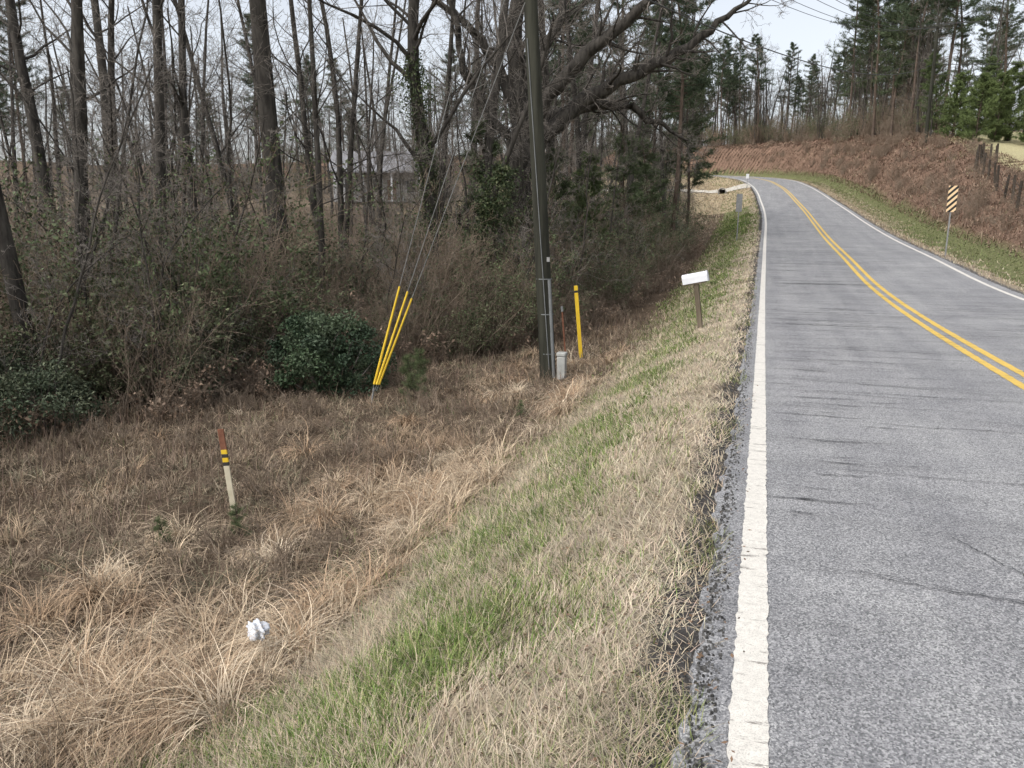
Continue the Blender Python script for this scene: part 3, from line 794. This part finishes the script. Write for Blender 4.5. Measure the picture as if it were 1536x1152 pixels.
ax, ay = -6.65, 12.1; az_ = H(ax, ay)
ge_ = empty("guy_wire_anchor", (ax, ay, az_))
rod = polyseg([(0, 0, -.1), (.05, .05, .28)], [.014, .014]); gw = []; gg = []
for top, lo, off in ((10.3, 1.95, (-.03, 0)), (8.4, 1.9, (.015, .0)), (7.4, 1.8, (.04, .02))):
    tp = Vector((px-.62*top/10.6-ax, py-ay, zb+top-az_)); o = Vector((.05+off[0], .05+off[1], .22)); d = (tp-o).normalized()
    gw += polyseg([tuple(o), tuple(tp)], [.007, .007])
    gg += polyseg([tuple(o+d*.12), tuple(o+d*1.0), tuple(o+d*lo)], [.024, .021, .018])
obj("anchor_rod", mesh_np("rod", [(*tubes(rod, 8), 0, None)], [M_steel]), parent=ge_)
obj("guy_wires", mesh_np("gw", [(*tubes(gw, 6), 0, None)], [M_strand]), parent=ge_)
obj("yellow_guards", mesh_np("gg", [(*tubes(gg, 10), 0, None)], [M_yel]), parent=ge_)

M_ped = simple("pedestal_plastic", (.30, .31, .29), (.42, .42, .40), 5, .5)
pe = empty("cable_pedestal", (-3.75, 14.7, H(-3.75, 14.7)))
obj("body", mesh_np("pb", [(*box(.17, .17, .5, (0, 0, .2)), 0, None)], [M_ped], False), parent=pe, bevel=.02)
obj("cap", mesh_np("pc", [(*box(.19, .19, .08, (0, 0, .49)), 0, None)], [M_ped], False), parent=pe, bevel=.02)
def marker(name, x, y, h, w_, lean, mats_z):
    e = empty(name, (x, y, H(x, y))); e.rotation_euler = (lean[0], lean[1], .2)
    z = -.2
    for k, (z1, m_) in enumerate(mats_z):
        ww = w_*(1+.04*(k % 2))
        obj("section_%d" % k, mesh_np("mk", [(*box(ww, .018*(1+.1*(k % 2)), z1-z, (0, 0, (z1+z)/2)), 0, None)], [m_], False), parent=e, bevel=.004); z = z1
    return e
M_rust = simple("rusty_brown", (.10, .04, .025), (.22, .10, .06), 12, .85)
M_cream = simple("weathered_cream_paint", (.38, .34, .24), (.56, .51, .39), 7, .8)
M_blk = simple("black_print", (.02, .02, .02), (.05, .045, .04), 7, .6)
marker("cable_marker_post", -3.9, 17.1, 1.6, .085, (0, -.09), [(1.5, M_yel), (1.55, M_blk), (1.66, M_yel)])
e = empty("metal_stake", (-4.0, 16.1, H(-4, 16.1))); e.rotation_euler = (0, -.09, 0)
obj("stake", mesh_np("stk", [(*box(.035, .035, 1.3, (0, 0, .55)), 0, None)], [M_rust], False), parent=e, bevel=.004)
obj("stake_cap", mesh_np("stc", [(*box(.045, .045, .12, (0, 0, 1.25)), 0, None)], [M_pvc], False), parent=e, bevel=.004)
marker("pipeline_marker_post", -5.38, 6.62, .95, .066, (0, -.09), [(.52, M_cream), (.56, M_blk), (.61, M_yel), (.65, M_blk), (.70, M_yel), (.93, M_rust)])

# ------------------------------------------------------------------ mailbox
M_post = simple("weathered_wood", (.08, .065, .045), (.19, .155, .115), 6, .9, .1, (1, 1, .15), .5, .01)
M_fpost = simple("dark_fence_wood", (.03, .025, .02), (.09, .075, .06), 6, .9, .1, (1, 1, .15), .5, .01)
mx, my = -1.12, 15.3
e = empty("mailbox", (mx, my, H(mx, my)-.05)); e.rotation_euler = (0, -.14, -.12)
obj("post", mesh_np("post", [(*box(.09, .09, 1.1, (0, 0, .38)), 0, None)], [M_post], False), parent=e, bevel=.008)
prof = [(-.085, 0), (.085, 0), (.085, .12)]+[(.085*math.cos(a), .12+.085*math.sin(a)) for a in np.linspace(.3, math.pi-.3, 9)]+[(-.085, .12)]
n_ = len(prof); V = []
for xx, k in ((-.26, 1), (.235, 1), (.237, 1.07), (.262, 1.07)):
    for (a, c_) in prof: V.append((xx, a*k, (c_-.1)*k+.1))
F = []
for s in range(3):
    for i in range(n_): j = (i+1) % n_; F.append([s*n_+i, s*n_+j, (s+1)*n_+j, (s+1)*n_+i])
for s in (0, 3):
    for i in range(1, n_-2, 2): F.append([s*n_, s*n_+i, s*n_+i+1, s*n_+i+2] if i+2 < n_ else [s*n_, s*n_+i, s*n_+i+1, s*n_+i+1])
F = [f for f in F if len(set(f)) == 4]
sc = .93
obj("mailbox_body", mesh_np("mb", [(np.array(V)*sc, np.array(F), 0, None)], [M_mb], False), (0, 0, .945), e, (0, -.07, 0))
obj("mount_board", mesh_np("mbd", [(*box(.38, .13, .025), 0, None)], [M_post], False), (0, 0, .93), e, (0, -.07, 0))
obj("flag", mesh_np("flg", [(*box(.12, .006, .035, (0, 0, 0)), 0, None)], [simple("flag_red", (.35, .03, .02), (.45, .05, .03))], False), (.05, .10, 1.03), e)

# ------------------------------------------------------------------ signs
m, nt, b = newmat("hazard_stripes", .4, .4)
tc = N(nt, 'ShaderNodeTexCoord'); sx = N(nt, 'ShaderNodeSeparateXYZ'); nt.links.new(tc.outputs['Object'], sx.inputs[0])
ad = N(nt, 'ShaderNodeMath', operation='SUBTRACT'); nt.links.new(sx.outputs[2], ad.inputs[0]); nt.links.new(sx.outputs[0], ad.inputs[1])
mu = N(nt, 'ShaderNodeMath', operation='MULTIPLY'); mu.inputs[1].default_value = 4.6; nt.links.new(ad.outputs[0], mu.inputs[0])
fr = N(nt, 'ShaderNodeMath', operation='FRACT'); nt.links.new(mu.outputs[0], fr.inputs[0])
gt = N(nt, 'ShaderNodeMath', operation='GREATER_THAN'); gt.inputs[1].default_value = .5; nt.links.new(fr.outputs[0], gt.inputs[0])
c = mix(nt, (.02, .02, .02), (.74, .54, .32), gt.outputs[0]); nt.links.new(c, b.inputs['Base Color']); M_haz = m
def marker_sign(x, y, h, pw, ph, mat, rz, name):
    e = empty(name, (x, y, H(x, y))); e.rotation_euler = (.0, .01, rz)
    Vp, Fp = box(.05, .028, h-.1, (0, .03, (h-.3)/2))
    obj("sign_post", mesh_np("sp", [(Vp, Fp, 0, None)], [M_steel], False), parent=e, bevel=.004)
    obj("sign_panel", mesh_np("pn", [(*box(pw, .006, ph), 0, None)], [mat], False), (0, 0, h-ph/2), e)
    obj("bolts", mesh_np("bl", [(*tubes(polyseg([(0, -.012, h-ph*.2), (0, .0, h-ph*.2)], [.012, .012])+polyseg([(0, -.012, h-ph*.8), (0, .0, h-ph*.8)], [.012, .012]), 8), 0, None)], [M_steel]), parent=e)
marker_sign(6.28, 31.8, 2.5, .31, .92, M_haz, .05, "hazard_marker_sign")
marker_sign(-1.4, 42.3, 2.4, .3, .9, M_steel, 0, "road_sign")
marker_sign(-2.1, 87, 1.5, .3, .45, M_mb, .2, "reflector_sign")

# ------------------------------------------------------------------ fence on bank top
fe = empty("wire_fence")
posts = []; tops = []
for k in range(20):
    yk = 31+k*2.3; i = int(np.argmin(np.abs(CL[:200, 1]-yk))); o = float(np.interp(yk, [31, 41, 58, 75], [7.6, 8.3, 10.2, 11.5]))+.12*G(); x = CL[i, 0]+NR[i, 0]*o; y = CL[i, 1]
    z = H(x, y); t = (x+.08*G(), y+.04*G(), z+U(1.2, 1.5)); posts += polyseg([(x, y, z-.2), t], [.07, .06]); tops.append((x, y, z))
obj("fence_posts", mesh_np("fp", [(*tubes(posts, 8), 0, None)], [M_fpost]), parent=fe)
fwv = []
for hh in (.35, .65, .95, 1.15):
    fwv += polyseg([(a, b_, c_+hh) for a, b_, c_ in tops], [.007]*len(tops))
obj("fence_wires", mesh_np("fw", [(*tubes(fwv, 4), 0, None)], [M_wire]), parent=fe)

# ------------------------------------------------------------------ driveway and culvert
M_conc = simple("pale_gravel_drive", (.40, .37, .32), (.52, .49, .43), 5, .9)
M_dark = simple("culvert_shade_black", (.01, .01, .01), (.02, .02, .02), 5, .9)  # near-black colour that paints the shade within the pipe
M_cc = simple("concrete", (.25, .24, .22), (.38, .36, .33), 6, .9)
nxs = np.linspace(-1.75, -24, 60)
V = []
nys = np.linspace(0, 1, 7)
for xx in nxs:
    wd = 1.6+2.0*math.exp(-abs(xx+1.8)/2.0)
    for t in nys: V.append((xx, 90.5+(t-.5)*2*wd+.04*(xx+2), 0))
V = np.array(V); V[:, 2] = Hfull(V[:, 0], V[:, 1])[0]+.07
i = (np.arange(59)[:, None]*7+np.arange(6)[None]).ravel()
obj("driveway", mesh_np("drive", [(V, np.stack([i, i+1, i+8, i+7], 1), 0, None)], [M_conc], False))
cx_, cy_ = -4.6, 86.4; cz_ = H(cx_, cy_)
ce = empty("culvert_pipe", (cx_, cy_, cz_+.25))
ro, ri = .45, .36; th = np.arange(20)*2*math.pi/20; V = []
for (r_, yy) in ((ro, .0), (ro, 1.6), (ri, 1.6), (ri, 0)): 
    for a in th: V.append((r_*math.cos(a), yy, r_*math.sin(a)))
F = []
for s in range(4):
    for k in range(20): F.append([s*20+k, s*20+(k+1) % 20, ((s+1) % 4)*20+(k+1) % 20, ((s+1) % 4)*20+k])
obj("pipe", mesh_np("cp", [(np.array(V), np.array(F), 0, None)], [M_cc]), parent=ce)
obj("pipe_shade_plate", mesh_np("ci", [(*box(.6, .02, .6, (0, 1.2, 0)), 0, None)], [M_dark], False), parent=ce)  # added black plate across the bore, painting in the pipe's inner shade

# ------------------------------------------------------------------ farmhouse beyond trees
M_wall = simple("grey_siding", (.36, .36, .36), (.46, .46, .45), 3, .7, stretch=(1, 1, 12))
M_roof = simple("grey_shingles", (.17, .17, .18), (.26, .26, .27), 8, .9)
M_glass = simple("window_glass", (.02, .025, .03), (.05, .06, .07), 2, .15, .5)
hx, hy = -41, 80; he = empty("farmhouse", (hx, hy, H(hx, hy)-.2)); he.rotation_euler = (0, 0, .35)
obj("walls", mesh_np("hw", [(*box(10, 7, 3.2, (0, 0, 1.6)), 0, None)], [M_wall], False), parent=he)
rv = np.array([(-5.5,-4,3.2),(5.5,-4,3.2),(5.5,4,3.2),(-5.5,4,3.2),(-5.5,0,5.6),(5.5,0,5.6)])
rf = np.array([[0,1,5,4],[2,3,4,5],[0,3,2,1]]); obj("roof", mesh_np("hr", [(rv, rf, 0, None)], [M_roof], False), parent=he)
gvl = []
for sgn in (-1, 1):
    Vg, Fg = box(.08, 6.6, .6, (sgn*4.96, 0, 3.55)); gvl.append((Vg, Fg, 0, None)); Vg, Fg = box(.08, 3.6, .9, (sgn*4.96, 0, 4.3)); gvl.append((Vg, Fg, 0, None))
obj("gables", mesh_np("hg", gvl, [M_wall], False), parent=he)
for k in range(3):
    xk = -3.2+k*3.0+(.6 if k == 2 else 0)
    obj("window_%d" % k, mesh_np("hwn", [(*box(1.0, .05, 1.4), 0, None)], [M_glass], False), (xk, -3.54, 1.7), he)
    obj("window_frame_%d" % k, mesh_np("hwf", [(*box(1.2, .04, 1.6), 0, None)], [M_mb], False), (xk, -3.51, 1.7), he)
obj("door", mesh_np("hd", [(*box(.95, .06, 2.1), 0, None)], [M_rust], False), (1.3, -3.54, 1.25), he)
pp_ = [(*box(.18, .18, 2.9, (x_, -5.5, 1.45)), 0, None) for x_ in (-4.4, -1.5, 1.5, 4.4)]
obj("porch_posts", mesh_np("hp", pp_, [M_mb], False), parent=he)
obj("porch_roof", mesh_np("hpr", [(*box(9.6, 2.3, .15, (0, -4.7, 2.98)), 0, None)], [M_roof], False), parent=he)

# ------------------------------------------------------------------ litter: crumpled plastic bag
import bmesh
bm = bmesh.new(); bmesh.ops.create_icosphere(bm, subdivisions=4, radius=1)
for v in bm.verts:
    c_ = v.co.copy(); k = 1+.22*math.sin(c_.x*5+c_.y*7)+.15*math.sin(c_.z*9+c_.x*7)+.08*math.sin(c_.y*15+c_.z*13)
    v.co = Vector((c_.x*.06*k, c_.y*.05*k, c_.z*.056*k))
me = bpy.data.meshes.new("plastic_bag"); bm.to_mesh(me); bm.free()
for p_ in me.polygons: p_.use_smooth = (p_.index % 3 != 0)
me.materials.append(simple("white_plastic_film", (.50, .52, .56), (.64, .65, .68), 6, .4, .5))
obj("plastic_bag", me, (-2.86, 3.62, H(-2.86, 3.62)+.30))
n = 1900; y = logy(n, 1.8, 22); x = -.24-rng.normal(.35, .6, n); ok = x < -.02; x = x[ok]; y = y[ok]; B, sd, e_ = ptsz(x, y); B[:, 2] = np.maximum(B[:, 2], np.where(x > -.2, road_z(y), -9))+.03
cl = np.array([(.14, .09, .055), (.22, .14, .09), (.08, .055, .035)])[rng.integers(0, 3, len(x))]
V, F, _, C = leafcloud(B, .014, cl); V[:, 2] = np.repeat(B[:, 2], 4)+(V[:, 2]-np.repeat(B[:, 2], 4))*.4
obj("fallen_leaves", mesh_np("fallen_leaves", [(V, F, 0, C)], [M_leaf], False))
# crumbled asphalt / gravel along the pavement edge
n = 7000; y = logy(n, 1.3, 20); x = -.215-rng.normal(0, .05, n); x = np.minimum(x, -.11); B, sd, e_ = ptsz(x, y); B[:, 2] = np.maximum(B[:, 2], np.where(x > -.19, road_z(y), -9))+.003
s_ = rng.uniform(.002, .008, n)[:, None]
o_ = np.array([[-1, -1, -1], [1, -1, -1], [1, 1, -1], [-1, 1, -1], [-.6, -.6, .8], [.7, -.5, .6], [.6, .7, .9], [-.7, .6, .7]])
V = (B[:, None]+o_[None]*s_[:, None]*rng.uniform(.6, 1.2, (n, 8, 1))).reshape(-1, 3)
F = (np.array([[4, 5, 6, 7], [0, 1, 5, 4], [1, 2, 6, 5], [2, 3, 7, 6], [3, 0, 4, 7]])[None]+(np.arange(n)*8)[:, None, None]).reshape(-1, 4)
g_ = np.repeat(rng.uniform(.04, .17, (n, 1))*np.array([[1, .98, .94]]), 8, 0)
obj("edge_gravel", mesh_np("edge_gravel", [(V, F, 0, g_)], [M_ground], False))

# ------------------------------------------------------------------ world, sun, camera
w_ = bpy.data.worlds.new("World"); scene.world = w_; w_.use_nodes = True
nt = w_.node_tree; bg = nt.nodes['Background']
sky = nt.nodes.new('ShaderNodeTexSky'); sky.sky_type = 'NISHITA'; sky.sun_disc = False
EL, AZ = math.radians(50), math.radians(215)
sky.sun_elevation = EL; sky.sun_rotation = AZ; sky.dust_density = 4; sky.air_density = 1.0; sky.ozone_density = 1
hs = nt.nodes.new('ShaderNodeHueSaturation'); hs.inputs['Saturation'].default_value = .33; hs.inputs['Value'].default_value = 1.75
nt.links.new(sky.outputs[0], hs.inputs['Color']); nt.links.new(hs.outputs[0], bg.inputs[0]); bg.inputs[1].default_value = .15
sl = bpy.data.lights.new("sun", 'SUN'); sl.energy = 1.15; sl.angle = math.radians(32); sl.color = (1, .98, .95)
so = bpy.data.objects.new("sun", sl); link(so)
d = Vector((math.sin(AZ)*math.cos(EL), math.cos(AZ)*math.cos(EL), math.sin(EL)))
so.rotation_euler = d.to_track_quat('Z', 'Y').to_euler()
cam = bpy.data.cameras.new("camera"); cam.lens = 26.95; cam.sensor_width = 36; cam.clip_end = 2000; cam.clip_start = .05
co = bpy.data.objects.new("camera", cam); link(co); co.location = (-0.05, 0, 1.6); co.rotation_euler = (math.radians(90-11.4), 0, math.radians(17.9))
scene.camera = co
scene.view_settings.view_transform = 'Standard'; scene.view_settings.look = 'None'; scene.view_settings.exposure = 0
